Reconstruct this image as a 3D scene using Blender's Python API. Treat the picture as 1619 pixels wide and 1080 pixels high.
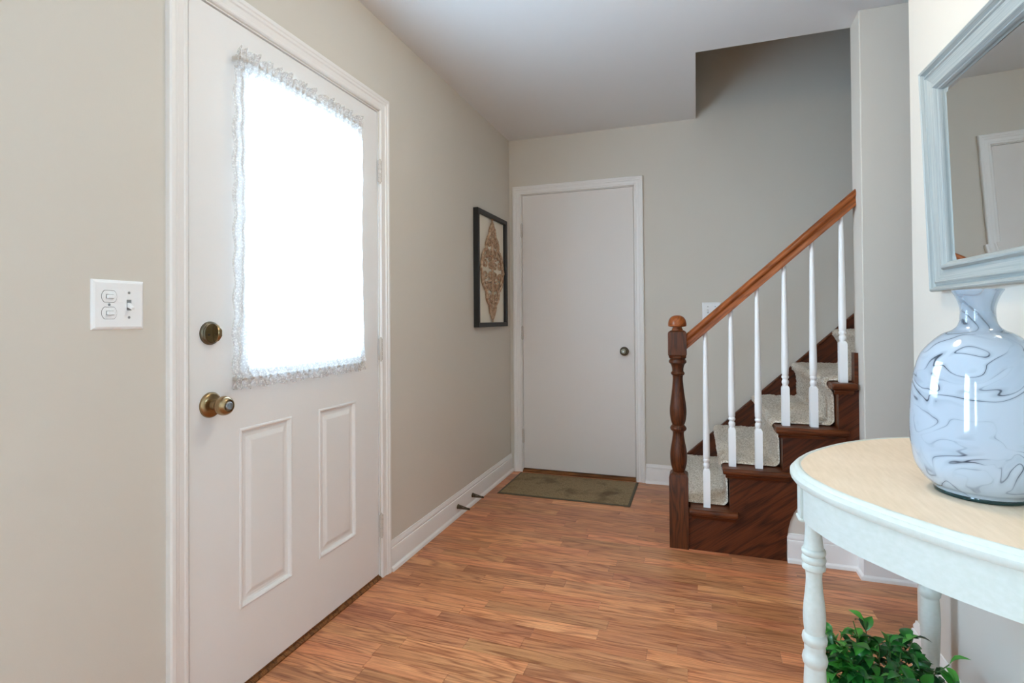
import bpy, bmesh, math, random
from mathutils import Vector, Matrix, noise
random.seed(7)
for o in list(bpy.data.objects): bpy.data.objects.remove(o)
SC = bpy.context.scene
COL = SC.collection

# ---------------------------------------------------------------- camera
CAM_H = 1.1236
F_PX, YAW, PITCH, ROLL = 847.89, .3319, .0102, -.0074
cam_data = bpy.data.cameras.new('camera')
cam_data.sensor_fit = 'HORIZONTAL'; cam_data.sensor_width = 36
cam_data.lens = F_PX / 1619 * 36
cam_data.shift_y = -44.47 / 1619
cam_data.clip_start = .02
cam = bpy.data.objects.new('camera', cam_data); COL.objects.link(cam)
_f = Vector((-math.sin(YAW)*math.cos(PITCH), math.cos(YAW)*math.cos(PITCH), math.sin(PITCH)))
_r = Vector((math.cos(YAW), math.sin(YAW), 0)); _u = _r.cross(_f)
_r2 = math.cos(ROLL)*_r + math.sin(ROLL)*_u; _u2 = -math.sin(ROLL)*_r + math.cos(ROLL)*_u
cam.matrix_world = Matrix(((_r2.x,_u2.x,-_f.x,0),(_r2.y,_u2.y,-_f.y,0),(_r2.z,_u2.z,-_f.z,CAM_H),(0,0,0,1)))
SC.camera = cam

# ---------------------------------------------------------------- world, light, exposure
world = bpy.data.worlds.new('sky'); SC.world = world; world.use_nodes = True
bg = world.node_tree.nodes['Background']
bg.inputs[0].default_value = (.52, .765, 1.0, 1); bg.inputs[1].default_value = 21.0
SC.view_settings.view_transform = 'Standard'; SC.view_settings.look = 'None'
SC.view_settings.gamma = 1; SC.view_settings.use_curve_mapping = False
SC.view_settings.exposure = 0.55
SC.cycles.max_bounces = 14; SC.cycles.diffuse_bounces = 9; SC.cycles.transparent_max_bounces = 16
SC.cycles.caustics_reflective = False; SC.cycles.caustics_refractive = False
SC.cycles.sample_clamp_indirect = 6

YB_ = -3.1
XL, D, HC = -1.3135, 3.769, 2.449          # left wall, far wall, ceiling
WM, WEND, WBEG = .67, 2.093, YB_            # short wall with the mirror: face and its two ends
YB = -3.1                                  # wall behind the camera
COLX, COLF, COLB = .676, 2.675, 2.815      # partition beside the stairs
XE = 3.6

def portal(name, loc, rot, sx, sy):
    l = bpy.data.lights.new(name, 'AREA'); l.shape = 'RECTANGLE'; l.size = sx; l.size_y = sy
    l.cycles.is_portal = True
    o = bpy.data.objects.new(name, l); o.location = loc; o.rotation_euler = rot; COL.objects.link(o)
# two windows in the front door wall behind the viewer (the vase mirrors them): y ranges and heights
WINS = [(-2.72, -2.06), (-1.32, -.56)]
WZ0, WZ1 = .58, 2.05
# portals give off no light: they only guide the sampling of the sky through the panes
for a, b in WINS:
    portal('window_daylight_portal_offscreen', (XL-.17, (a+b)/2, (WZ0+WZ1)/2), (0, -math.pi/2, 0), WZ1-WZ0, b-a)
portal('door_window_daylight_portal', (XL-.17, 1.59, 1.435), (0, -math.pi/2, 0), 1.5, 1.2)

# ---------------------------------------------------------------- helpers
def s2l(c): 
    c = c/255
    return c/12.92 if c <= .04045 else ((c+.055)/1.055)**2.4
def rgb(r, g, b): return (s2l(r), s2l(g), s2l(b), 1)

def new_mat(name, col=(.8,.8,.8,1), rough=.5, **kw):
    m = bpy.data.materials.new(name); m.use_nodes = True
    b = m.node_tree.nodes['Principled BSDF']
    b.inputs['Base Color'].default_value = col; b.inputs['Roughness'].default_value = rough
    for k, v in kw.items(): b.inputs[k].default_value = v
    return m
def N(m, t, **kw):
    n = m.node_tree.nodes.new(t)
    for k, v in kw.items():
        if k in n.inputs: n.inputs[k].default_value = v
        else: setattr(n, k, v)
    return n
def L(m, a, b): m.node_tree.links.new(a, b)
def bsdf(m): return m.node_tree.nodes['Principled BSDF']
def ramp(m, fac, stops):
    r = N(m, 'ShaderNodeValToRGB'); e = r.color_ramp.elements
    while len(e) < len(stops): e.new(.5)
    for x, (p, c) in zip(e, stops): x.position = p; x.color = c
    L(m, fac, r.inputs[0]); return r.outputs[0]
def mapping(m, scale=(1,1,1), rot=(0,0,0), coord='Object'):
    t = N(m, 'ShaderNodeTexCoord'); mp = N(m, 'ShaderNodeMapping')
    mp.inputs['Scale'].default_value = scale; mp.inputs['Rotation'].default_value = rot
    L(m, t.outputs[coord], mp.inputs[0]); return mp
def bump(m, h, strength=.2, dist=.002):
    b = N(m, 'ShaderNodeBump'); b.inputs['Strength'].default_value = strength; b.inputs['Distance'].default_value = dist
    L(m, h, b.inputs['Height']); L(m, b.outputs[0], bsdf(m).inputs['Normal'])
def mixc(m, fac, a, b, mode='MIX'):
    x = N(m, 'ShaderNodeMix', data_type='RGBA', blend_type=mode)
    for s, v in ((0, fac), (6, a), (7, b)):
        if hasattr(v, 'is_output'): L(m, v, x.inputs[s])
        else: x.inputs[s].default_value = v
    return x.outputs[2]
def math_(m, op, a, b=0.0):
    x = N(m, 'ShaderNodeMath', operation=op)
    for s, v in ((0, a), (1, b)):
        if hasattr(v, 'is_output'): L(m, v, x.inputs[s])
        else: x.inputs[s].default_value = v
    return x.outputs[0]

def paint(name, col, rough=.75, rel=.12, scale=260):
    m = new_mat(name, col, rough); mp = mapping(m)
    n = N(m, 'ShaderNodeTexNoise', Scale=scale, Detail=3.0); L(m, mp.outputs[0], n.inputs['Vector'])
    bump(m, n.outputs[0], rel, .001); return m

def wood(name, dark, mid, light, axis, scale=1.0, rough=.35, rot=(0,0,0), rand=False, contrast=1.0, coat=0.0):
    """Oak-like grain running along `axis` (0,1,2): stretched rings plus fine pores."""
    m = new_mat(name, mid, rough)
    bsdf(m).inputs['Specular IOR Level'].default_value = .5 if rand else .28
    mp0 = mapping(m, (1,1,1), rot); vec = mp0.outputs[0]
    if rand:
        oi = N(m, 'ShaderNodeObjectInfo')
        a = N(m, 'ShaderNodeVectorMath', operation='ADD'); c = N(m, 'ShaderNodeCombineXYZ')
        L(m, math_(m, 'MULTIPLY', oi.outputs['Random'], 37.0), c.inputs[0])
        L(m, math_(m, 'MULTIPLY', oi.outputs['Random'], 91.0), c.inputs[1])
        L(m, math_(m, 'MULTIPLY', oi.outputs['Random'], 53.0), c.inputs[2])
        L(m, vec, a.inputs[0]); L(m, c.outputs[0], a.inputs[1]); vec = a.outputs[0]
    def mapped(s_long, s_cross):
        s = [s_cross]*3; s[axis] = s_long
        q = N(m, 'ShaderNodeMapping'); q.inputs['Scale'].default_value = [v*scale for v in s]
        L(m, vec, q.inputs[0]); return q.outputs[0]
    n1 = N(m, 'ShaderNodeTexNoise', Scale=1.0, Detail=2.0, Roughness=.5, Distortion=.15); L(m, mapped(1.5, 13), n1.inputs['Vector'])
    rings = math_(m, 'FRACT', math_(m, 'MULTIPLY', n1.outputs[0], 9.0))
    tri = math_(m, 'ABSOLUTE', math_(m, 'SUBTRACT', rings, .5))
    tri = math_(m, 'MULTIPLY', tri, 2.0)
    n2 = N(m, 'ShaderNodeTexNoise', Scale=1.0, Detail=4.0, Roughness=.65); L(m, mapped(9, 230), n2.inputs['Vector'])
    n3 = N(m, 'ShaderNodeTexNoise', Scale=1.0, Detail=2.0); L(m, mapped(1.2, 7), n3.inputs['Vector'])
    base = ramp(m, n3.outputs[0], [(.3, mid), (.7, light)])
    rg = ramp(m, tri, [(.0, (1,1,1,1)), (.30, (.5,.5,.5,1)), (.62, (0,0,0,1))])
    pores = ramp(m, n2.outputs[0], [(.42, (1,1,1,1)), (.58, (0,0,0,1))])
    f = math_(m, 'MULTIPLY', math_(m, 'ADD', math_(m, 'MULTIPLY', rg, .55), math_(m, 'MULTIPLY', pores, .4)), contrast)
    c = mixc(m, f, base, dark)
    if rand:
        hs = N(m, 'ShaderNodeHueSaturation')
        mr = N(m, 'ShaderNodeMapRange'); mr.inputs[3].default_value = .76; mr.inputs[4].default_value = 1.2
        L(m, oi.outputs['Random'], mr.inputs[0]); L(m, mr.outputs[0], hs.inputs['Value'])
        mr2 = N(m, 'ShaderNodeMapRange'); mr2.inputs[3].default_value = .494; mr2.inputs[4].default_value = .504
        L(m, math_(m, 'FRACT', math_(m, 'MULTIPLY', oi.outputs['Random'], 7.31)), mr2.inputs[0]); L(m, mr2.outputs[0], hs.inputs['Hue'])
        L(m, c, hs.inputs['Color']); c = hs.outputs[0]
    L(m, c, bsdf(m).inputs['Base Color'])
    bump(m, n2.outputs[0], .12, .0006)
    return m

def link(name, me, mat=None, parent=None):
    o = bpy.data.objects.new(name, me); COL.objects.link(o)
    if mat and not me.materials: me.materials.append(mat)
    if parent: o.parent = parent
    return o
def tag(o, label=None, cat=None, group=None, kind=None):
    for k, v in (('label', label), ('category', cat), ('group', group), ('kind', kind)):
        if v: o[k] = v
    return o
def empty(name, loc=(0,0,0), **kw):
    o = bpy.data.objects.new(name, None); o.location = loc; o.empty_display_size = .1
    COL.objects.link(o); tag(o, **kw); return o

class MB:
    """collects shapes into one mesh"""
    def __init__(self): self.v = []; self.f = []
    def add(self, vs, fs):
        n = len(self.v); self.v += [tuple(v) for v in vs]; self.f += [tuple(i+n for i in f) for f in fs]; return self
    def box(self, x0, x1, y0, y1, z0, z1):
        return self.add([(x0,y0,z0),(x1,y0,z0),(x1,y1,z0),(x0,y1,z0),(x0,y0,z1),(x1,y0,z1),(x1,y1,z1),(x0,y1,z1)],
                 [(0,3,2,1),(4,5,6,7),(0,1,5,4),(1,2,6,5),(2,3,7,6),(3,0,4,7)])
    def lathe(self, prof, c=(0,0,0), seg=32, axis='z', cap=True):
        """prof: list of (r, h)"""
        vs, fs = [], []
        for r, h in prof:
            for k in range(seg):
                a = 2*math.pi*k/seg; x, y = r*math.cos(a), r*math.sin(a)
                p = (x, y, h) if axis == 'z' else ((h, x, y) if axis == 'x' else (x, -h, y))
                vs.append((p[0]+c[0], p[1]+c[1], p[2]+c[2]))
        for i in range(len(prof)-1):
            for k in range(seg):
                k2 = (k+1) % seg
                fs.append((i*seg+k, i*seg+k2, (i+1)*seg+k2, (i+1)*seg+k))
        if cap:
            fs.append(tuple(reversed(range(seg)))); fs.append(tuple((len(prof)-1)*seg+k for k in range(seg)))
        return self.add(vs, fs)
    def tube(self, pts, r, seg=8, flat=None, radii=None):
        pts = [Vector(p) for p in pts]; vs, fs = [], []
        ref = flat if flat else Vector((0,0,1))
        for i, p in enumerate(pts):
            t = (pts[min(i+1, len(pts)-1)] - pts[max(i-1, 0)]).normalized()
            rf = ref if abs(t.dot(ref)) < .97 else Vector((1,0,0))
            a = t.cross(rf).normalized(); b = a.cross(t)
            rr = radii[i] if radii else r
            for k in range(seg):
                an = 2*math.pi*k/seg
                vs.append(p + a*math.cos(an)*rr + b*math.sin(an)*rr)
        for i in range(len(pts)-1):
            for k in range(seg):
                k2 = (k+1) % seg; fs.append((i*seg+k, i*seg+k2, (i+1)*seg+k2, (i+1)*seg+k))
        fs.append(tuple(reversed(range(seg)))); fs.append(tuple((len(pts)-1)*seg+k for k in range(seg)))
        return self.add(vs, fs)
    def sweep(self, rings, closed=False, caps=True):
        n = len(rings[0]); vs = [v for r in rings for v in r]; fs = []
        m = len(rings)
        for i in range(m if closed else m-1):
            j = (i+1) % m
            for k in range(n):
                k2 = (k+1) % n; fs.append((i*n+k, i*n+k2, j*n+k2, j*n+k))
        if caps and not closed:
            fs.append(tuple(reversed(range(n)))); fs.append(tuple((m-1)*n+k for k in range(n)))
        return self.add(vs, fs)
    def prism(self, poly, fn, a, b):
        """poly of (u,v); fn(u,v,w)->xyz ; extruded w from a to b"""
        n = len(poly)
        vs = [fn(u, v, a) for u, v in poly] + [fn(u, v, b) for u, v in poly]
        return self.add(vs, [tuple(reversed(range(n))), tuple(range(n, 2*n))] + [(i, (i+1) % n, n+(i+1) % n, n+i) for i in range(n)])
    def build(self, name, mat, parent=None, smooth=False, bevel=0, seg=2, angle=40):
        me = bpy.data.meshes.new(name); me.from_pydata(self.v, [], self.f)
        bm = bmesh.new(); bm.from_mesh(me); bmesh.ops.recalc_face_normals(bm, faces=bm.faces); bm.to_mesh(me); bm.free()
        if smooth:
            me.polygons.foreach_set('use_smooth', [True]*len(me.polygons))
            me.set_sharp_from_angle(angle=math.radians(angle))
        o = link(name, me, mat, parent)
        if bevel:
            b = o.modifiers.new('bevel', 'BEVEL'); b.width = bevel; b.segments = seg; b.limit_method = 'ANGLE'; b.angle_limit = math.radians(35)
            b.harden_normals = False
        return o
def spline(pts, n=8):
    """Catmull-Rom through tuples"""
    out = []
    P = [pts[0]] + list(pts) + [pts[-1]]
    for i in range(1, len(P)-2):
        for k in range(n):
            t = k/n
            out.append(tuple(.5*((2*b) + (-a+c)*t + (2*a-5*b+4*c-d)*t*t + (-a+3*b-3*c+d)*t**3)
                             for a, b, c, d in zip(P[i-1], P[i], P[i+1], P[i+2])))
    out.append(tuple(pts[-1])); return out
def struct(o, label, cat): return tag(o, label, cat, kind='structure')

# ---------------------------------------------------------------- materials
M_WALL = paint('greige_wall_paint', rgb(213,207,197), .7)
M_CEIL = paint('ceiling_paint', rgb(224,224,224), .85, .2, 180)
M_TRIM = paint('white_trim_paint', rgb(238,236,234), .35, .04, 120)
M_DOOR = paint('white_door_paint', rgb(236,235,234), .38, .05, 90)
M_DOOR2 = paint('white_closet_door_paint', rgb(228,223,219), .45, .06, 90)
M_PLANK = wood('oak_laminate', rgb(138,72,38), rgb(208,134,88), rgb(228,162,112), 0, 1.0, .33, rand=True, contrast=.95)
M_FLOOR = wood('oak_laminate_base', rgb(140,86,56), rgb(196,136,100), rgb(214,160,120), 0, 1.0, .36, contrast=.6)
M_STAIRWOOD = wood('dark_oak_stain', rgb(34,13,5), rgb(92,44,20), rgb(116,60,28), 0, 1.0, .36, contrast=.9, coat=.15)
M_PANELWOOD = wood('dark_oak_plywood', rgb(36,15,8), rgb(84,40,20), rgb(106,54,28), 0, .8, .4, rot=(0, math.radians(38), 0), contrast=.9)
M_NEWEL = wood('dark_oak_newel', rgb(34,15,6), rgb(84,42,20), rgb(106,56,28), 2, 1.3, .34, contrast=.95, coat=.2)
M_RAIL = wood('oak_handrail', rgb(78,34,13), rgb(148,78,36), rgb(168,94,46), 0, 1.1, .32, rot=(0, math.radians(42), 0), contrast=.8, coat=.2)
M_THRESH = wood('oak_threshold', rgb(60,32,14), rgb(128,80,44), rgb(150,98,56), 0, 1.0, .4)
M_BAL = new_mat('white_baluster_paint', rgb(240,240,240), .35)
M_BRASS = new_mat('antique_brass', rgb(158,134,100), .26, Metallic=1.0)
M_BRASS_D = new_mat('dark_antique_brass', rgb(112,104,88), .3, Metallic=1.0)
M_HINGE = paint('painted_hinge', rgb(206,198,190), .4, .1, 200)
M_PLATE = new_mat('white_plastic_plate', rgb(244,246,248), .3)
M_DARK = new_mat('dark_slot', rgb(40,40,42), .6)
M_SCREW = new_mat('screw_steel', rgb(170,172,174), .35, Metallic=1.0)
M_BLACK = new_mat('black_frame_wood', rgb(26,26,24), .5)
M_BACKING = paint('cream_backing_board', rgb(232,224,208), .8, .1, 300)
M_GLASS = bpy.data.materials.new('window_glass'); M_GLASS.use_nodes = True
def build_glass(m):
    nt = m.node_tree; nt.nodes.clear()
    o = N(m, 'ShaderNodeOutputMaterial'); mx = N(m, 'ShaderNodeMixShader'); t = N(m, 'ShaderNodeBsdfTransparent'); g = N(m, 'ShaderNodeBsdfGlossy')
    g.inputs['Roughness'].default_value = .02; mx.inputs[0].default_value = .045
    L(m, t.outputs[0], mx.inputs[1]); L(m, g.outputs[0], mx.inputs[2]); L(m, mx.outputs[0], o.inputs[0])
build_glass(M_GLASS)
M_MIRROR = new_mat('mirror_glass', (.78,.81,.80,1), .015, Metallic=1.0)
def build_lace():
    m = bpy.data.materials.new('white_lace'); m.use_nodes = True; nt = m.node_tree; nt.nodes.clear()
    out = N(m, 'ShaderNodeOutputMaterial')
    dif = N(m, 'ShaderNodeBsdfDiffuse'); dif.inputs[0].default_value = rgb(226,219,211)
    tr = N(m, 'ShaderNodeBsdfTranslucent'); tr.inputs[0].default_value = rgb(214,216,220)
    tp = N(m, 'ShaderNodeBsdfTransparent')
    a = N(m, 'ShaderNodeMixShader'); a.inputs[0].default_value = .52
    L(m, dif.outputs[0], a.inputs[1]); L(m, tr.outputs[0], a.inputs[2])
    mp = mapping(m); v = N(m, 'ShaderNodeTexVoronoi', Scale=170.0); L(m, mp.outputs[0], v.inputs['Vector'])
    n = N(m, 'ShaderNodeTexNoise', Scale=45.0, Detail=2.0); L(m, mp.outputs[0], n.inputs['Vector'])
    s = math_(m, 'ADD', v.outputs['Distance'], math_(m, 'MULTIPLY', n.outputs[0], .6))
    hole = ramp(m, s, [(.35, (.12,.12,.12,1)), (.9, (.6,.6,.6,1))])
    b = N(m, 'ShaderNodeMixShader'); L(m, hole, b.inputs[0]); L(m, a.outputs[0], b.inputs[1]); L(m, tp.outputs[0], b.inputs[2])
    L(m, b.outputs[0], out.inputs[0]); return m
M_LACE = build_lace()

# ---------------------------------------------------------------- structure
def floor():
    b = MB(); b.box(XL-.15, XE, YB-.15, D+.7, -.12, -.004)
    f = struct(b.build('floor', M_FLOOR), 'oak strip laminate floor of the entry hall', 'floor')
    # strips laid along x, each its own piece
    w = .0645; y = .78; row = 0
    rnd = random.Random(3)
    while y < D+.02:
        x = XL - rnd.uniform(0, .5)
        while x < .98:
            ln = rnd.uniform(.26, .72)
            x0, x1 = max(x, XL-.1), min(x+ln, 1.05)
            if x1-x0 > .05:
                y1 = min(y+w, D+.03)
                m = MB().box(-(x1-x0)/2+.0004, (x1-x0)/2-.0004, -(y1-y)/2+.0004, (y1-y)/2-.0004, -.008, 0)
                o = m.build('plank', M_PLANK, f); o.location = ((x0+x1)/2, (y+y1)/2, 0)
            x += ln
        y += w; row += 1
    # the rest, past the planks in view
    m = MB().box(XL-.1, XE, YB, .78, -.004, 0); m.box(1.05, XE, .78, D, -.004, 0)
    m.build('floor_covering', M_FLOOR, f)
    return f
floor()

# front door opening in the left wall
FD0, FD1, FDT = 1.094, 2.030, 2.040
wl = MB()
for a, b in zip([YB-.15]+[w[1] for w in WINS], [w[0] for w in WINS]+[FD0]): wl.box(XL-.15, XL, a, b, 0, HC)
for a, b in WINS: wl.box(XL-.15, XL, a, b, 0, WZ0).box(XL-.15, XL, a, b, WZ1, HC)
wl = wl.box(XL-.15, XL, FD1, D+.15, 0, HC).box(XL-.15, XL, FD0, FD1, FDT, HC).build('wall_left', M_WALL)
struct(wl, 'greige painted wall holding the front door', 'wall')
# far wall runs up into the stairwell
CD0, CD1, CDT = -1.222, -.403, 2.038
wf = MB().box(XL-.15, CD0, D, D+.12, 0, 5.0).box(CD1, XE, D, D+.12, 0, 5.0).box(CD0, CD1, D, D+.12, CDT, 5.0).box(XL-.15, CD1+.3, D+.6, D+.7, 0, CDT+.3).box(XL-.15, XL, D+.12, D+.6, 0, CDT+.3).box(CD1+.2, CD1+.3, D+.12, D+.6, 0, CDT+.3).box(XL, CD1+.2, D+.12, D+.6, CDT+.2, CDT+.3).build('wall_far', M_WALL)
struct(wf, 'greige far wall behind the closet door and stairs', 'wall')
wr = MB().box(WM, WM+.12, WBEG, WEND, 0, HC).build('wall_right', M_WALL, bevel=.004); struct(wr, 'pale wall end carrying the framed mirror', 'wall')
wp = MB().box(COLX, XE, COLF, COLB, 0, HC).prism([(.379,0),(COLX+.01,0),(COLX+.01,.515),(.50,.345),(.462,.307),(.432,.273),(.412,.240),(.397,.205),(.387,.160),(.381,.110)], lambda u, v, w: (u, w, v), 2.757, 2.80).build('wall_partition', M_WALL, bevel=.004)
struct(wp, 'cream partition wall that the stair handrail dies into', 'wall')
wb = MB().box(XL-.15, XE, YB-.15, YB, 0, HC)
struct(wb.build('wall_back', M_WALL), 'greige wall closing the hall behind the viewer', 'wall')
we = MB().box(XE, XE+.12, YB-.15, D+.12, 0, 5.0)
struct(we.build('wall_side_room', M_WALL), 'greige end wall of the side room and stairwell', 'wall')
# ceiling with the stairwell opening
OPX, OPY = .007, 2.825
cl = MB().box(XL-.15, XE, YB-.15, OPY, HC, HC+.30).box(XL-.15, OPX, OPY, D+.12, HC, HC+.30).build('ceiling', M_CEIL)
struct(cl, 'white flat ceiling cut away over the stairs', 'ceiling')
ws = MB().box(OPX-.1, OPX, OPY-.1, D, HC+.30, 5.0).box(OPX-.1, XE, OPY-.1, OPY, HC+.30, 5.0).box(OPX-.1, XE+.12, OPY-.1, D+.12, 5.0, 5.1).build('wall_stairwell', M_WALL)
struct(ws, 'shaded greige upper walls of the stairwell', 'wall')

def window_unit(i, axis, a, b, z0, z1, pos, outward):
    """sash window with a meeting rail; axis 'x' means it spans x at y=pos"""
    def bx(m, u0, u1, w0, w1, s0, s1):
        if axis == 'x': m.box(u0, u1, pos+min(w0*outward, w1*outward), pos+max(w0*outward, w1*outward), s0, s1)
        else: m.box(pos+min(w0*outward, w1*outward), pos+max(w0*outward, w1*outward), u0, u1, s0, s1)
    r = empty('window_%d' % i, ((a+b)/2 if axis == 'x' else pos, pos if axis == 'x' else (a+b)/2, z0)); struct(r, 'white double hung window in the front door wall behind the viewer', 'window')
    off = Vector(r.location)
    def done(m, n, mat):
        o = m.build(n, mat, r); o.location = -off
    m = MB(); t = .045
    bx(m, a, a+t, .03, .10, z0, z1); bx(m, b-t, b, .03, .10, z0, z1); bx(m, a, b, .03, .10, z0, z0+t); bx(m, a, b, .03, .10, z1-t, z1); bx(m, a, b, .03, .10, (z0+z1)/2-.025, (z0+z1)/2+.025)
    done(m, 'window_frame', M_TRIM)
    m = MB(); bx(m, a+.01, b-.01, .06, .066, z0+.01, z1-.01); done(m, 'window_pane', M_GLASS)
    m = MB(); c = .06
    bx(m, a-c, a, -.015, .0, z0-c, z1+c); bx(m, b, b+c, -.015, .0, z0-c, z1+c); bx(m, a, b, -.015, .0, z1, z1+c); bx(m, a-c-.01, b+c+.01, -.03, .0, z0-.03, z0)
    done(m, 'window_casing', M_TRIM)
for i, (a, b) in enumerate(WINS): window_unit(i+1, 'y', a, b, WZ0, WZ1, XL, -1)

# door and opening casings: mitred moulding round three sides
CAS = [(0, 0), (0, .007), (.003, .010), (.010, .0105), (.014, .0085), (.030, .0105), (.034, .0145), (.042, .0155), (.046, .0185), (.056, .0185), (.0605, .015), (.0605, 0)]
def casing(name, u0, u1, top, fn, label):
    """fn(u, v, w): u along the wall, v height, w out of the wall"""
    m = MB(); rings = []
    for (cu, cv, du, dv) in ((u0, 0, -1, 0), (u0, top, -1, 1), (u1, top, 1, 1), (u1, 0, 1, 0)):
        rings.append([fn(cu+du*a, cv+dv*a, w) for a, w in CAS])
    m.sweep(rings); return struct(m.build(name, M_TRIM, smooth=True, angle=25), label, 'door casing')
casing('trim_1', FD0-.003, FD1+.003, FDT+.003, lambda u, v, w: (XL+w, u, v), 'white moulded casing framing the front door')
casing('trim_2', CD0-.002, CD1+.002, CDT+.002, lambda u, v, w: (u, D-w, v), 'white moulded casing framing the flush closet door')
jm = MB().box(XL-.15, XL-.0005, FD0-.003, FD0+.0035, 0, FDT).box(XL-.15, XL-.0005, FD1-.0035, FD1+.003, 0, FDT).box(XL-.15, XL-.0005, FD0, FD1, FDT-.0035, FDT+.003).box(XL-.075, XL-.0495, FD0, FD0+.022, 0, FDT).box(XL-.075, XL-.0495, FD1-.022, FD1, 0, FDT).box(XL-.075, XL-.0495, FD0, FD1, FDT-.022, FDT).build('trim_3', M_TRIM)
struct(jm, 'white jamb lining the front doorway', 'door jamb')
jm = MB().box(CD0-.002, CD0+.003, D+.0005, D+.119, 0, CDT).box(CD1-.003, CD1+.002, D+.0005, D+.119, 0, CDT).box(CD0, CD1, D+.0005, D+.119, CDT-.003, CDT+.002).box(CD0, CD0+.015, D+.0385, D+.06, 0, CDT).box(CD1-.015, CD1, D+.0385, D+.06, 0, CDT).box(CD0, CD1, D+.0385, D+.06, CDT-.015, CDT).build('trim_4', M_TRIM)
struct(jm, 'white jamb lining the closet doorway', 'door jamb')
th = MB().prism([(0,0),(.038,0),(.038,.005),(.028,.011),(-.09,.012),(-.09,0)], lambda u, v, w: (XL-.03+u, w, v), FD0+.004, FD1-.004).build('trim_5', M_THRESH)
struct(th, 'dark worn wooden sill strip under the front door', 'threshold')
th = MB().prism([(0,0),(.055,0),(.055,.022),(.012,.022),(0,.010)], lambda u, v, w: (w, D-.012+u, v), CD0+.004, CD1-.004).build('trim_6', M_THRESH)
struct(th, 'brown oak threshold under the closet door', 'threshold')

# baseboards with shoe moulding: profile (out, up)
BASE = [(0,0),(.026,0),(.026,.006),(.023,.013),(.014,.018),(.013,.019),(.013,.094),(.0115,.098),(.008,.100),(.0095,.104),(.009,.112),(.005,.119),(.004,.127),(0,.128)]
def baseboard(name, runs, label):
    """runs: list of polylines [(x,y,nx,ny)...] of wall points with outward mitre normals"""
    m = MB()
    for run in runs: m.sweep([[(x+nx*o, y+ny*o, z) for o, z in BASE] for x, y, nx, ny in run])
    return struct(m.build(name, M_TRIM, smooth=True, angle=30), label, 'baseboard')
baseboard('baseboard_left', [[(XL, FD1+.064, 1, 0), (XL, D, 1, 0)], [(XL, YB, 1, 0), (XL, FD0-.064, 1, 0)]], 'white baseboard with shoe moulding along the front door wall')
baseboard('baseboard_far', [[(CD1+.063, D, 0, -1), (-.075, D, 0, -1)]], 'short white baseboard between closet door casing and stairs')
baseboard('baseboard_stair', [[(.381, 2.757, 0, -1), (COLX-.012, 2.757, 0, -1)]], 'white baseboard below the curved end of the stair skirt')
baseboard('baseboard_partition', [[(COLX, 2.75, -1, 0), (COLX, COLF, -1, -1), (XE, COLF, 0, -1)]], 'white baseboard wrapping the corner of the cream partition wall')
baseboard('baseboard_right', [[(WM, WBEG, -1, 0), (WM, WEND, -1, 1), (WM+.12, WEND, 1, 1), (WM+.12, WBEG, 1, 0)]], 'white baseboard at the foot of the mirror wall')

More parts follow.
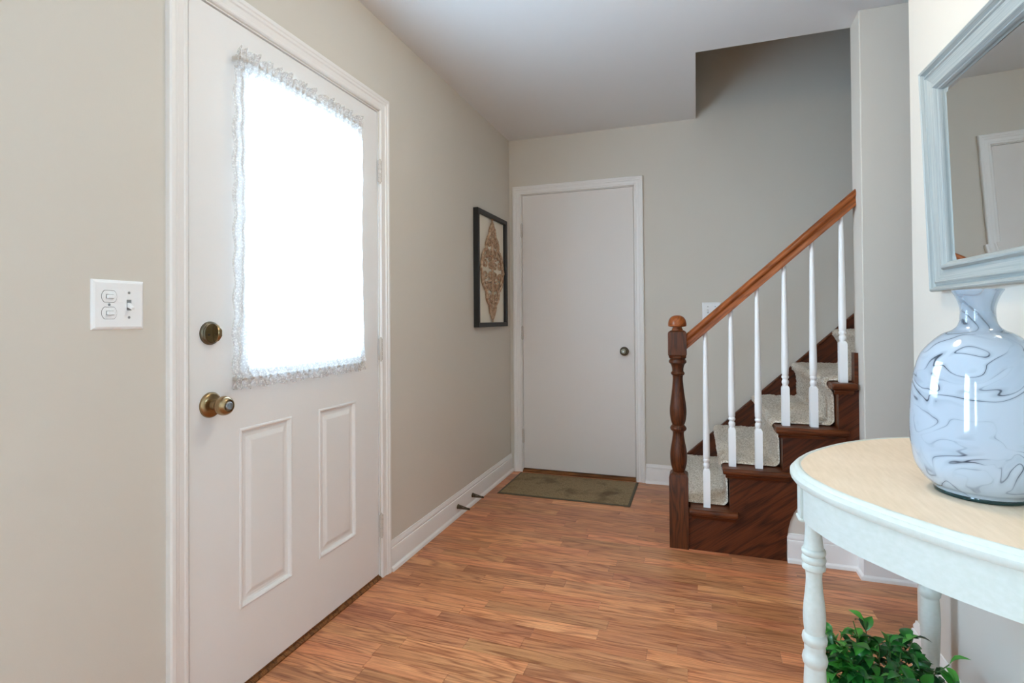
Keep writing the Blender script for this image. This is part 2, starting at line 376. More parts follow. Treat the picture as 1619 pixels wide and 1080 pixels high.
# ---------------------------------------------------------------- front door
def ring_panel(m, fn, u0, u1, v0, v1, prof):
    """nested rectangles: prof of (inset, depth); last one filled"""
    rs = []
    for ins, d in prof:
        rs.append([fn(u0+ins, v0+ins, d), fn(u1-ins, v0+ins, d), fn(u1-ins, v1-ins, d), fn(u0+ins, v1-ins, d)])
    m.sweep(rs, caps=False); m.add(rs[-1], [(0,1,2,3)])
def front_door():
    fx = XL-.004
    y0, y1, z0, z1 = FD0+.008, FD1-.008, .016, FDT-.008
    root = empty('door_1', (fx, y1, z0)); struct(root, 'white front door with curtained window and two raised panels', 'door')
    off = -Vector(root.location)
    def put(o): o.location = off; return o
    fn = lambda u, v, d: (fx+d, u, v)
    wy0, wy1, wz0, wz1 = 1.306, 1.876, .990, 1.878
    pan = [(1.272, 1.497), (1.634, 1.860)]; pz0, pz1 = .248, .796
    m = MB()
    ys = [y0, 1.272, 1.306, 1.497, 1.634, 1.860, 1.876, y1]; zs = [z0, pz0, pz1, wz0, wz1, z1]
    for i in range(len(ys)-1):
        for j in range(len(zs)-1):
            yc, zc = (ys[i]+ys[i+1])/2, (zs[j]+zs[j+1])/2
            if wy0 < yc < wy1 and wz0 < zc < wz1: continue
            if pz0 < zc < pz1 and any(a < yc < b for a, b in pan): continue
            for d in (0, -.044):
                m.add([fn(ys[i], zs[j], d), fn(ys[i+1], zs[j], d), fn(ys[i+1], zs[j+1], d), fn(ys[i], zs[j+1], d)], [(0,1,2,3)])
    for (a0, b0, a1, b1) in ((y0,z0,y1,z0),(y1,z0,y1,z1),(y1,z1,y0,z1),(y0,z1,y0,z0),(wy0,wz0,wy1,wz0),(wy1,wz0,wy1,wz1),(wy1,wz1,wy0,wz1),(wy0,wz1,wy0,wz0)):
        m.add([fn(a0,b0,0), fn(a1,b1,0), fn(a1,b1,-.044), fn(a0,b0,-.044)], [(0,1,2,3)])
    for a, b in pan:
        m.add([fn(a,pz0,-.044), fn(b,pz0,-.044), fn(b,pz1,-.044), fn(a,pz1,-.044)], [(0,1,2,3)])
    put(m.build('door_slab', M_DOOR, root))
    for a, b in pan:
        m = MB(); ring_panel(m, fn, a, b, pz0, pz1, [(0,-.0005),(.002,.0025),(.006,.0035),(.010,.0015),(.014,-.0075),(.020,-.0085),(.030,-.007),(.044,-.0005),(.048,.0)])
        put(m.build('raised_panel', M_DOOR, root))
    # window frame (lite moulding) and pane
    m = MB(); rings = []
    prof = [(0,0),(.0,.004),(.004,.006),(.014,.006),(.021,.003),(.0215,-.044),(.02,-.050),(0,-.046)]
    # inside border of the lite
    for (cu, cv, du, dv) in ((wy0,wz0,1,1),(wy1,wz0,-1,1),(wy1,wz1,-1,-1),(wy0,wz1,1,-1)):
        rings.append([fn(cu+du*(a-.02), cv+dv*(a-.02), w) for a, w in prof])
    m.sweep(rings, closed=True); lite = put(m.build('window_frame', M_DOOR, root))
    pane = MB().box(fx-.026, fx-.022, wy0, wy1, wz0, wz1).build('window_pane', M_GLASS, root); put(pane)
    # door sweep
    put(MB().box(fx-.040, fx+.0015, y0+.002, y1-.002, .0125, .019).build('door_sweep', M_THRESH, root))
    # deadbolt
    dy, dz = 1.168, 1.089
    m = MB().lathe([(.0335,0),(.0335,.004),(.032,.007),(.0295,.0085),(.029,.012),(.027,.0135),(.0255,.0125),(.0,.0125)], (fx,dy,dz), 40, 'x', cap=False)
    db = put(m.build('deadbolt', M_BRASS_D, root, smooth=True))
    m = MB(); rings = []
    for z, w, t in ((-.025,.0028,.006),(-.021,.0046,.014),(-.008,.0066,.022),(.008,.0066,.022),(.021,.0046,.014),(.025,.0028,.006)):
        rings.append([(fx+.012, dy+.006-w, dz+z), (fx+.012+t, dy+.006-w, dz+z), (fx+.012+t+.002, dy+.006, dz+z), (fx+.012+t, dy+.006+w, dz+z), (fx+.012, dy+.006+w, dz+z)])
    tt = m.sweep(rings).build('thumb_turn', M_BRASS, db, smooth=True, bevel=.001)
    MB().lathe([(.003,0),(.003,.0018),(0,.0018)], (fx+.0125, dy-.013, dz-.004), 12, 'x', cap=False).build('screw', M_DARK, db)
    # knob
    ky, kz = 1.170, .884
    m = MB().lathe([(.0365,0),(.0365,.003),(.034,.007),(.030,.0095),(.020,.0115),(.0145,.013),(.0125,.020),(.0115,.032),(.0,.032)], (fx,ky,kz), 40, 'x', cap=False)
    kn = put(m.build('door_knob', M_BRASS, root, smooth=True))
    prof = spline([(.0115,.028),(.016,.031),(.0225,.037),(.0268,.046),(.0272,.055),(.0245,.063),(.0195,.069),(.0165,.0705)], 5)
    MB().lathe(prof + [(.0155,.0705),(.0145,.068),(0,.068)], (fx,ky,kz), 40, 'x', cap=False).build('knob_grip', M_BRASS, kn, smooth=True)
    m = MB().lathe([(.012,.066),(.012,.0715),(.0105,.073),(0,.073)], (fx,ky,kz), 28, 'x', cap=False).box(fx+.072, fx+.0775, ky-.0022, ky+.0022, kz-.008, kz+.008)
    m.build('lock_button', M_SCREW, kn, smooth=True)
    for hz in (1.773, .995, .229):
        hinge(root, off, lambda a, b, c: (XL+.008+a, FD1-.004+b, hz+c))
    # small mark plugs on the face
    for (py, pz) in ((1.291, .876), (1.497, .902)):
        pass
    return root
def hinge(root, off, fn):
    h = .094
    m = MB(); 
    def cyl(z0, z1, r):
        rings = []
        for z in (z0, z1): rings.append([fn(r*math.cos(2*math.pi*k/14), r*math.sin(2*math.pi*k/14), z) for k in range(14)])
        m.sweep(rings)
    n = 5
    for k in range(n): cyl(-h/2+k*h/n+.001, -h/2+(k+1)*h/n-.001, .0078)
    cyl(-h/2-.006, -h/2+.001, .0045); cyl(h/2-.001, h/2+.006, .0045); cyl(-h/2, h/2, .0045)
    for s in (-1, 1):
        c = [fn(-.005, s*.001, -h/2), fn(-.0025, s*.001, -h/2), fn(-.0025, s*.009, -h/2), fn(-.005, s*.009, -h/2),
             fn(-.005, s*.001, h/2), fn(-.0025, s*.001, h/2), fn(-.0025, s*.009, h/2), fn(-.005, s*.009, h/2)]
        m.add(c, [(0,1,2,3),(4,5,6,7),(0,1,5,4),(1,2,6,5),(2,3,7,6),(3,0,4,7)])
    o = m.build('hinge', M_HINGE, root, smooth=True); o.location = off
front_door()

def closet_door():
    fy = D+.003
    x0, x1, z0, z1 = CD0+.0065, CD1-.0055, .027, CDT-.006
    root = empty('door_2', (x0, fy, z0)); struct(root, 'plain white flush closet door with small brass knob', 'door')
    off = -Vector(root.location)
    o = MB().box(x0, x1, fy, fy+.035, z0, z1).build('door_slab', M_DOOR2, root, bevel=.0015); o.location = off
    kx, kz = -.478, .893
    m = MB().lathe([(.031,0),(.031,.003),(.027,.008),(.016,.011),(.011,.014),(.0105,.026)]+spline([(.0105,.026),(.019,.031),(.0245,.040),(.0245,.050),(.019,.057),(.012,.0585)],5)+[(0,.0585)], (kx, fy, kz), 36, 'y', cap=False)
    k = m.build('door_knob', M_BRASS_D, root, smooth=True); k.location = off
    MB().lathe([(.0065,.0575),(.0065,.061),(0,.061)], (kx, fy, kz), 16, 'y', cap=False).build('lock_button', M_SCREW, k)
    for hz in (1.775, 1.020, .262):
        hinge(root, off, lambda a, b, c: (CD0+.0035+b, D-.004-a, hz+c))
    return root
closet_door()

# ---------------------------------------------------------------- lace curtain
def curtain():
    x = XL+.022
    root = empty('lace_curtain', (x, 1.57, .92), label='sheer white lace curtain gathered on rods over the front door window', cat='curtain')
    off = -Vector(root.location)
    y0, y1 = 1.222, 1.879
    zt, zb = 1.915, .950
    nu, nv = 240, 130
    vs, fs = [], []
    zs = []
    za, zc = zb-.028, zt+.034
    for j in range(nv+1): zs.append(za+(zc-za)*j/nv)
    for j, z in enumerate(zs):
        t = (z-zb)/(zt-zb)
        # gather strength: strong in ruffles, soft in between
        dt, db = abs(z-zt), abs(z-zb)
        g = .0022 + .0055*math.exp(-(min(dt, db)/.07)**2)
        if z > zt+.008: g = .0045+.011*min(1, (z-zt-.008)/.018)
        if z < zb-.008: g = .0045+.009*min(1, (zb-.008-z)/.014)
        if min(dt, db) < .010: g = .0035
        for i in range(nu+1):
            s = i/nu
            w = .5+.5*noise.noise(Vector((s*14, 3.1, 0)))
            ph = s*150 + 6*noise.noise(Vector((s*9, z*1.3, .4)))
            dx = g*math.sin(ph)*(.5+w) + .18*g*math.sin(ph*2.3+z*9) + .004*noise.noise(Vector((s*5, z*3, 7)))
            pinch = .006*math.cos(math.pi*2*min(1, max(0, t)))
            ed = (.004*math.sin(z*62)+.005*noise.noise(Vector((z*7, 1, 2))))
            a = y0+.005+ed - (.004 if z < zt-.03 else -.012); b = y1-.002-(ed*.5) - (0 if z < zt-.05 else .012)
            yy = a+(b-a)*s + .0025*math.sin(ph*.5+1)
            zz = z + (.006*math.sin(ph*.61+1.5) + .006*noise.noise(Vector((s*40, 0, 5))) if (z > zt+.012 or z < zb-.012) else 0)
            rod = .007 if min(dt, db) < .012 else 0
            vs.append((x+dx+rod, yy, zz))
    for j in range(nv):
        for i in range(nu):
            fs.append((j*(nu+1)+i, j*(nu+1)+i+1, (j+1)*(nu+1)+i+1, (j+1)*(nu+1)+i))
    o = MB().add(vs, fs).build('lace_panel', M_LACE, root, smooth=True, angle=180); o.location = off
    mr = new_mat('curtain_rod_metal', rgb(196,190,182), .4)
    for z in (zt, zb):
        r = MB().tube([(x, y0+.018, z), (x, y1-.004, z)], .005, 10).build('curtain_rod', mr, root); r.location = off
        for yy in (y0+.030, y1-.012):
            b = MB().box(XL-.006, x+.003, yy-.004, yy+.004, z-.007, z+.007).build('rod_bracket', mr, root, bevel=.0015); b.location = off
curtain()

# ---------------------------------------------------------------- switches
def screw_head(m, c, r, fn): 
    m.sweep([[fn(c[0]+r*math.cos(2*math.pi*k/12)*q, c[1]+r*math.sin(2*math.pi*k/12)*q, w) for k in range(12)] for q, w in ((1,.005),(1,.0068),(.7,.0078))])
def plate_shape(m, fn, u0, u1, v0, v1, t=.0065):
    rs = []
    for ins, w in ((0,0),(0,.002),(.003,.005),(.007,t)):
        rs.append([fn(u0+ins, v0+ins, w), fn(u1-ins, v0+ins, w), fn(u1-ins, v1-ins, w), fn(u0+ins, v1-ins, w)])
    m.sweep(rs)
def switch_left():
    fn0 = lambda u, v, w: (XL+w, u, v)
    u0, u1, v0, v1 = .846, .969, 1.105, 1.223
    root = empty('light_switch', (XL, (u0+u1)/2, v0), label='white two gang switch plate on the wall beside the front door', cat='light switch')
    off = -Vector(root.location)
    fn = fn0; m = MB(); plate_shape(m, fn, u0, u1, v0, v1); m.build('wall_plate', M_PLATE, root).location = off
    cv = (v0+v1)/2
    # stacked pair of small rockers in rounded (duplex) insets
    for dv in (.0195, -.0195):
        cu = u0+.038; poly = []
        for k in range(40):
            a = 2*math.pi*k/40; pu = .0172*math.cos(a); pv = max(-.0137, min(.0137, .0172*math.sin(a))); poly.append((cu+pu, cv+dv+pv))
        d = MB().prism([(cu+(a-cu)*1.05, cv+dv+(b-cv-dv)*1.06) for a, b in poly], fn, .0060, .0066).build('switch_slot', M_DARK, root); d.location = off
        ins = MB().prism(poly, fn, .006, .0074).build('switch_insert', M_PLATE, root); ins.location = off
        MB().prism([(cu-.0075, cv+dv-.0052), (cu+.0095, cv+dv-.0052), (cu+.0095, cv+dv+.0052), (cu-.0075, cv+dv+.0052)], fn, .0074, .0078).build('toggle_slot', M_SCREW, ins)
        MB().prism([(cu-.0065, cv+dv-.0042), (cu+.0085, cv+dv-.0042), (cu+.0085, cv+dv+.0042), (cu-.0065, cv+dv+.0042)], fn, .0074, .0135).build('toggle', M_PLATE, ins, bevel=.001)
    cu = u0+.0845
    MB().prism([(cu-.0055, cv-.013), (cu+.0055, cv-.013), (cu+.0055, cv+.013), (cu-.0055, cv+.013)], fn, .0060, .0067).build('switch_slot', M_SCREW, root).location = off
    tg = MB(); tg.sweep([[fn(cu-.0042, cv-.006, .006), fn(cu+.0042, cv-.006, .006), fn(cu+.0042, cv+.006, .006), fn(cu-.0042, cv+.006, .006)],
                        [fn(cu-.0036, cv-.0115, .020), fn(cu+.0036, cv-.0115, .020), fn(cu+.0036, cv-.006, .022), fn(cu-.0036, cv-.006, .022)]])
    tg.build('toggle', M_PLATE, root, bevel=.001).location = off
    for (su, sv) in ((u0+.0845, cv+.030), (u0+.0845, cv-.030), (u0+.038, cv)):
        m = MB(); screw_head(m, (su, sv), .0032, fn); m.build('screw', M_SCREW, root).location = off
switch_left()
def switch_far():
    fn = lambda u, v, w: (u, D-w, v)
    u0, u1, v0, v1 = .034, .150, 1.106, 1.222
    root = empty('light_switch', (.092, D, v0), label='white switch plate on the far wall behind the stair handrail', cat='light switch')
    off = -Vector(root.location); cv = (v0+v1)/2
    m = MB(); plate_shape(m, fn, u0, u1, v0, v1); m.build('wall_plate', M_PLATE, root).location = off
    for cu in (u0+.035, u1-.035):
        MB().prism([(cu-.0055, cv-.013), (cu+.0055, cv-.013), (cu+.0055, cv+.013), (cu-.0055, cv+.013)], fn, .006, .0067).build('switch_slot', M_SCREW, root).location = off
        tg = MB(); tg.sweep([[fn(cu-.0042, cv-.006, .006), fn(cu+.0042, cv-.006, .006), fn(cu+.0042, cv+.006, .006), fn(cu-.0042, cv+.006, .006)],
                        [fn(cu-.0036, cv+.006, .020), fn(cu+.0036, cv+.006, .020), fn(cu+.0036, cv+.0115, .020), fn(cu-.0036, cv+.0115, .020)]])
        tg.build('toggle', M_PLATE, root).location = off
        for sv in (.030, -.030):
            m = MB(); screw_head(m, (cu, cv+sv), .0032, fn); m.build('screw', M_SCREW, root).location = off
switch_far()

# ---------------------------------------------------------------- staircase
RISE, RUN, Z1 = .2075, .2288, .203
NOSE = [-.120+RUN*k for k in range(9)]; RIS = [-.090+RUN*k for k in range(10)]
TOP = [Z1+RISE*k for k in range(9)]
NT = 6
def staircase():
    root = empty('staircase', (-.09, 2.75, 0), label='carpeted dark oak staircase climbing along the far wall', cat='staircase')
    off = -Vector(root.location)
    def put(o): o.location = off; return o
    YW = D-.022
    for k in range(NT):
        t = TOP[k]; zb = t-.030
        m = MB()
        inside = NOSE[k] < .6
        yo = 2.752 if NOSE[k] < .60 else COLB+.001
        xr = RIS[k+1]+.02
        if k == 3:                                   # tread cut by the partition wall
            m.box(NOSE[k], COLX-.001, 2.752, COLB+.001, zb, t); m.box(NOSE[k], xr, COLB+.001, YW, zb, t)
        elif k == 0: m.box(-.040, xr, 2.752, YW, zb, t); m.box(NOSE[0], -.040, 2.832, YW, zb, t)
        else: m.box(NOSE[k], xr, yo, YW, zb, t)
        put(m.build('tread', M_STAIRWOOD, root, bevel=.003))
        if k < 4:                                    # rounded return nosing over the open side
            xa = -.0455 if k == 0 else NOSE[k]; xb = min(RIS[k+1]+.036, COLX-.002) if k < 3 else COLX-.010
            prof = [(2.756, zb), (2.726, zb), (2.719, zb+.004), (2.715, zb+.011), (2.715, t-.011), (2.719, t-.004), (2.726, t), (2.756, t)]
            m = MB().prism(prof, lambda u, v, w: (w, u, v), xa, xb)
            n = put(m.build('return_nosing', M_STAIRWOOD, root, bevel=.006, seg=3))
            cp = [(2.7505, zb-.020), (2.745, zb-.020), (2.740, zb-.013), (2.735, zb-.006), (2.729, zb-.004), (2.729, zb), (2.7505, zb)]
            cv = MB().prism(cp, lambda u, v, w: (w, u, v), xa+.012, min(xb-.012, COLX-.002)).build('cove_moulding', M_STAIRWOOD, root); put(cv)
        zr0 = 0 if k == 0 else TOP[k-1]
        yo = 2.776 if RIS[k] < .6 else COLB+.001
        if k == 0: yo = 2.832
        put(MB().box(RIS[k], RIS[k]+.02, yo, YW, zr0, zb+.002).build('riser', M_STAIRWOOD, root))
    # cut stringer on the open side, its foot ending in a curve
    poly = [(-.048, 0), (-.048, TOP[0]-.029), (RIS[1], TOP[0]-.029), (RIS[1], TOP[1]-.029), (RIS[2], TOP[1]-.029), (RIS[2], TOP[2]-.029), (RIS[3], TOP[2]-.029), (RIS[3], TOP[3]-.029), (COLX-.001, TOP[3]-.029), (COLX-.001, .495)]
    poly += [(.50, .330), (.462, .292), (.432, .258), (.412, .226), (.397, .190), (.387, .150), (.381, .105), (.379, .05), (.378, 0)]
    m = MB()
    # triangulated by bmesh: build front and back faces of the outline
    m.prism(poly, lambda u, v, w: (u, w, v), 2.750, 2.776)
    o = m.build('stringer', M_PANELWOOD, root); put(o)
    # small upright filler at the partition
    put(MB().box(COLX-.016, COLX-.001, 2.752, 2.80, TOP[3], TOP[3]+.135).build('end_block', M_STAIRWOOD, root))
    # skirt board on the far wall
    sl = .945
    def zs(x): return .217+sl*(x+.076)
    x0, x1 = -.118, 1.75
    put(MB().prism([(x0, 0), (x0, zs(x0)), (x1, zs(x1)), (x1, zs(x1)-.75), (.35, 0)], lambda u, v, w: (u, w, v), D-.020, D-.0005).build('skirt_board', M_PANELWOOD, root))
    put(MB().prism([(x0, zs(x0)-.016), (x0, zs(x0)+.002), (x1, zs(x1)+.002), (x1, zs(x1)-.016)], lambda u, v, w: (u, w, v), D-.027, D-.0005).build('skirt_cap', M_STAIRWOOD, root, bevel=.004))
    # carpet: waterfall over every step
    prof = []
    T = .013
    prof += [(RIS[0]-T, .004)]
    for k in range(NT):
        t = TOP[k]; rx, nx = RIS[k]-T, NOSE[k]
        if k: prof += [(rx, TOP[k-1]+T+.012)]
        prof += [(rx-.001, t-.075), (rx-.006, t-.052)]
        r = .024; cx, cz = nx+r-.013, t+T-r
        for a in range(215, 80, -15):
            q = math.radians(a); prof.append((cx+r*math.cos(q), cz+r*math.sin(q)))
        prof += [(RIS[k+1]-T-.012, t+T)]
    # resample
    fine = []
    for (a, b) in zip(prof[:-1], prof[1:]):
        d = math.dist(a, b); n = max(1, int(d/.006))
        for i in range(n): fine.append((a[0]+(b[0]-a[0])*i/n, a[1]+(b[1]-a[1])*i/n))
    fine.append(prof[-1])
    ya, yb = 2.812, D-.021
    ny = int((yb-ya)/.006)
    nrm = []
    for i in range(len(fine)):
        a, b = fine[max(0, i-1)], fine[min(len(fine)-1, i+1)]
        v = Vector((a[1]-b[1], 0, b[0]-a[0])); v.normalize(); nrm.append(v)
    vs, fs = [], []
    for i, (x, z) in enumerate(fine):
        for j in range(ny+1):
            y = ya+(yb-ya)*j/ny
            d = .0055*noise.noise(Vector((x*120, y*120, z*120))) + .003*noise.noise(Vector((x*22, y*22, z*22)))
            if j == 0: d = -.008
            elif j == 1: d -= .002
            if x+nrm[i].x*d > COLX-.002 and y < COLB+.003: y = COLB+.003
            vs.append((x+nrm[i].x*d, y+.0015*noise.noise(Vector((x*140, z*140, y*90))), z+nrm[i].z*d))
    for i in range(len(fine)-1):
        for j in range(ny):
            fs.append((i*(ny+1)+j, i*(ny+1)+j+1, (i+1)*(ny+1)+j+1, (i+1)*(ny+1)+j))
    m = new_mat('beige_fleck_carpet', rgb(168,156,140), .95)
    mp = mapping(m); n1 = N(m, 'ShaderNodeTexNoise', Scale=150.0, Detail=3.0, Roughness=.7); n2 = N(m, 'ShaderNodeTexNoise', Scale=9.0, Detail=2.0)
    L(m, mp.outputs[0], n1.inputs['Vector']); L(m, mp.outputs[0], n2.inputs['Vector'])
    c = ramp(m, n1.outputs[0], [(.30, rgb(120,106,88)), (.45, rgb(206,194,176)), (.55, rgb(236,228,216)), (.70, rgb(252,248,242))])
    c2 = mixc(m, math_(m, 'MULTIPLY', n2.outputs[0], .3), c, rgb(214,196,168))
    L(m, c2, bsdf(m).inputs['Base Color']); bump(m, n1.outputs[0], .5, .003)
    bsdf(m).inputs['Sheen Weight'].default_value = .2
    me = bpy.data.meshes.new('carpet'); me.from_pydata(vs, [], fs); me.polygons.foreach_set('use_smooth', [True]*len(fs))
    o = link('carpet_runner', me, m, root); put(o)
staircase()

def railing():
    yc = 2.783
    root = empty('stair_railing', (-.092, yc, 0), label='stair railing of turned oak newel, sloping handrail and white balusters', cat='railing')
    off = -Vector(root.location)
    def put(o): o.location = off; return o
    nx = -.0925; hw = .0445
    # newel: squares at foot and head, turned between
    b = MB(); 
    b.sweep([[(nx+sx*w, yc+sy*w, z) for sx, sy in ((-1,-1),(1,-1),(1,1),(-1,1))] for w, z in ((hw,0),(hw,.343),(hw-.004,.354),(hw-.016,.364))])
    prof = spline([(.026,.360),(.030,.372),(.0375,.402),(.0405,.440),(.0375,.475),(.0305,.515),(.0265,.548),(.0285,.562)], 6)
    prof += [(.0345,.566),(.0385,.572),(.0395,.578),(.0370,.585),(.0285,.594)]
    prof += spline([(.0285,.594),(.0345,.612),(.0390,.640),(.0400,.668),(.0370,.700),(.0310,.745),(.0262,.790),(.0240,.822),(.0255,.838)], 6)
    prof += [(.031,.842),(.0335,.848),(.031,.854),(.027,.858)] + spline([(.027,.858),(.0275,.872),(.032,.889),(.0375,.897)], 4)
    prof += [(.0415,.900),(.0425,.907),(.0405,.914),(.036,.917),(.036,.921),(.041,.924),(.0425,.930),(.041,.934)]
    b.lathe(prof, (nx, yc, 0), 40)
    b.sweep([[(nx+sx*w, yc+sy*w, z) for sx, sy in ((-1,-1),(1,-1),(1,1),(-1,1))] for w, z in ((hw-.010,.928),(hw-.001,.940),(hw-.001,1.046),(hw-.004,1.054),(hw-.014,1.060))])
    nw = put(b.build('newel_post', M_NEWEL, root, smooth=True, angle=30))
    cap = [(.026,1.058),(.026,1.068),(.022,1.072),(.022,1.076),(.034,1.078),(.0425,1.081),(.0440,1.086)]+spline([(.0440,1.086),(.0435,1.097),(.039,1.114),(.029,1.127),(.014,1.134),(.001,1.135)], 5)
    b = MB().lathe(cap, (nx, yc, 0), 40)
    b.build('newel_cap', M_RAIL, nw, smooth=True)
    # handrail
    sl = .897
    xa, xb = nx+hw-.003, COLX
    def zt(x): return 1.050+sl*(x+.044)
    n = Vector((-sl, 0, 1)).normalized()
    # profile (across y, drop below the top measured square to the slope)
    half = [(.006,0),(.018,.0015),(.027,.007),(.0305,.015),(.0305,.022),(.028,.026),(.0235,.029),(.0225,.034),(.025,.044),(.0275,.048),(.0275,.057),(.0,.057)]
    ring = [(y, d) for y, d in half] + [(-y, d) for y, d in reversed(half[:-1])]
    rings = []
    for x in (xa, xb):
        r = []
        for y, d in ring:
            # keep end cuts plumb
            r.append((x, yc+y, zt(x)-d*math.sqrt(1+sl*sl)))
        rings.append(r)
    put(MB().sweep(rings).build('handrail', M_RAIL, root, smooth=True, angle=50))
    # balusters
    for i, x in enumerate((.037, .1535, .270, .3865, .503, .622)):
        k = (0, 1, 1, 2, 2, 3)[i]; z0 = TOP[k]; z1 = zt(x)-.057*math.sqrt(1+sl*sl)+.012
        m = MB(); q = .0162
        m.sweep([[(x+sx*w, yc+sy*w, z) for sx, sy in ((-1,-1),(1,-1),(1,1),(-1,1))] for w, z in ((q, z0), (q, z0+.172), (q-.002, z0+.180), (q-.007, z0+.187))])
        pr = [(.0105,z0+.183),(.0125,z0+.190),(.0148,z0+.197),(.0152,z0+.203),(.0140,z0+.209),(.0112,z0+.213),(.0120,z0+.217),(.0152,z0+.221),(.0158,z0+.226),(.0150,z0+.230),(.0128,z0+.233),(.0150,z0+.240),(.0158,z0+.262),(.0155,z0+.32),(.0092,z1-.012),(.0088,z1)]
        m.lathe(pr, (x, yc, 0), 20)
        put(m.build('baluster', M_BAL, root, smooth=True, angle=35))
railing()

# ---------------------------------------------------------------- framed scroll panel on the left wall
def wall_art():
    y0, y1, z0, z1 = 3.080, 3.622, 1.072, 1.822
    fx = XL+.032
    root = empty('wall_plaque', (XL, (y0+y1)/2, z0), label='black framed plaque with carved tan scroll medallion beside the closet door', cat='wall art')
    off = -Vector(root.location)
    def put(o): o.location = off; return o
    m = MB(); rings = []
    prof = [(0,0),(0,.032),(.004,.035),(.034,.033),(.036,.030),(.036,0)]
    for (cu, cv, du, dv) in ((y0,z0,1,1),(y1,z0,-1,1),(y1,z1,-1,-1),(y0,z1,1,-1)):
        rings.append([(XL+w, cu+du*a*.8, cv+dv*a*.8) for a, w in prof])
    m.sweep(rings, closed=True); put(m.build('frame', M_BLACK, root))
    put(MB().box(XL+.001, XL+.012, y0+.02, y1-.02, z0+.02, z1-.02).build('backing_board', M_BACKING, root))
    # carved openwork: mirrored scrolls inside a stepped diamond
    cy, cz = (y0+y1)/2, (z0+z1)/2
    m = MB(); xx = XL+.024
    def P(u, v): return Vector((xx+random.uniform(-.0015, .0015), cy+u, cz+v))
    def spiral(u, v, r, turns, a0, sgn, thick):
        pts = []; n = int(14*turns)
        for i in range(n+1):
            t = i/n; a = a0+sgn*t*turns*2*math.pi; q = .92*r*(1-.82*t)
            pts.append((u+q*math.cos(a), v+q*math.sin(a)))
        return pts, [.78*thick*(1-.45*i/n) for i in range(n+1)]
    def stroke(pts, rad, ref=Vector((1,0,0))):
        for su in (1, -1):
            for sv in (1, -1):
                m.tube([P(su*u, sv*v) for u, v in pts], 0, 6, flat=ref, radii=rad)
    # spine and diamond outline
    m.tube([P(0, -.325), P(0, 0), P(0, .325)], .008, 6, flat=Vector((1,0,0)))
    for du, dv in ((.006, .345), (-.006, .345), (.006, -.345), (-.006, -.345)): m.tube([P(du*.3, dv*.9), P(du, dv)], .004, 6, flat=Vector((1,0,0)))
    out = spline([(0,.318),(.022,.292),(.045,.262),(.052,.235),(.088,.205),(.110,.165),(.105,.140),(.135,.125),(.168,.095),(.182,.060),(.190,.025),(.205,.0)], 4)
    stroke(out, [.0095]*len(out))
    for (u, v, r, tn, a0, sg, th) in ((.045,.038,.040,1.25,1.2,1,.0115),(.128,.046,.050,1.25,2.2,-1,.0115),(.095,.108,.034,1.2,.4,1,.0105),(.036,.118,.034,1.2,-.6,-1,.0105),
                                   (.060,.178,.034,1.2,.8,1,.0105),(.020,.222,.024,1.1,-.4,-1,.009),(.020,.268,.016,1.1,.9,1,.008)):
        pts, rad = spiral(u, v, r, tn, a0, sg, th); stroke(pts, rad)
    # leaf buds on the outline
    for (u, v, r) in ((.198,.0,.014),(.186,.045,.011),(.172,.088,.011),(.140,.122,.011),(.112,.160,.011),(.088,.203,.010),(.054,.236,.009),(.046,.262,.009),(.024,.292,.009),(0,.305,.012)):
        stroke([(u-r*.8, v), (u, v+r*.5), (u+r*.7, v+r*.2)], [r*.5, r*.9, r*.25])
    for v in (-.24,-.17,-.1,-.03,.03,.1,.17,.24): m.tube([P(-.012, v), P(0, v+.004), P(.012, v)], .010, 6, flat=Vector((1,0,0)))
    mt = new_mat('carved_tan_wood', rgb(176,146,118), .75); mp = mapping(mt)
    n = N(mt, 'ShaderNodeTexNoise', Scale=60.0, Detail=3.0); L(mt, mp.outputs[0], n.inputs['Vector'])
    L(mt, ramp(mt, n.outputs[0], [(.35, rgb(150,116,90)), (.65, rgb(202,174,146))]), bsdf(mt).inputs['Base Color'])
    put(m.build('scroll_medallion', mt, root, smooth=True, angle=60))
wall_art()

# ---------------------------------------------------------------- door stops, mat
def door_stop(y, label):
    root = empty('door_stop', (XL+.013, y, .055), label=label, cat='door stop', group='spring door stops on the baseboard')
    m = MB().lathe([(.014,0),(.014,.003),(.012,.005),(.0105,.008)], (0,0,0), 20, 'x'); m.build('mounting_plate', M_BRASS_D, root, smooth=True)
    m = MB(); pts = []; rad = []
    for i in range(181):
        t = i/180; a = t*15*2*math.pi; r = .0115*(1-t)+.0042*t
        pts.append((.006+.058*t, r*math.cos(a), r*math.sin(a)))
    m.tube(pts, .0016, 6); m.build('spring', M_BRASS_D, root, smooth=True)
    MB().lathe([(.0045,.060),(.0058,.063),(.0058,.071),(.004,.075)], (0,0,0), 16, 'x').build('rubber_tip', new_mat('door_stop_tip', rgb(60,52,44), .6), root, smooth=True)
    root.rotation_euler = (0, math.radians(6), 0)
door_stop(2.800, 'tapered brass door stop on the baseboard, the one closer to the front door')
door_stop(3.010, 'tapered brass door stop on the baseboard, the one closer to the closet mat')

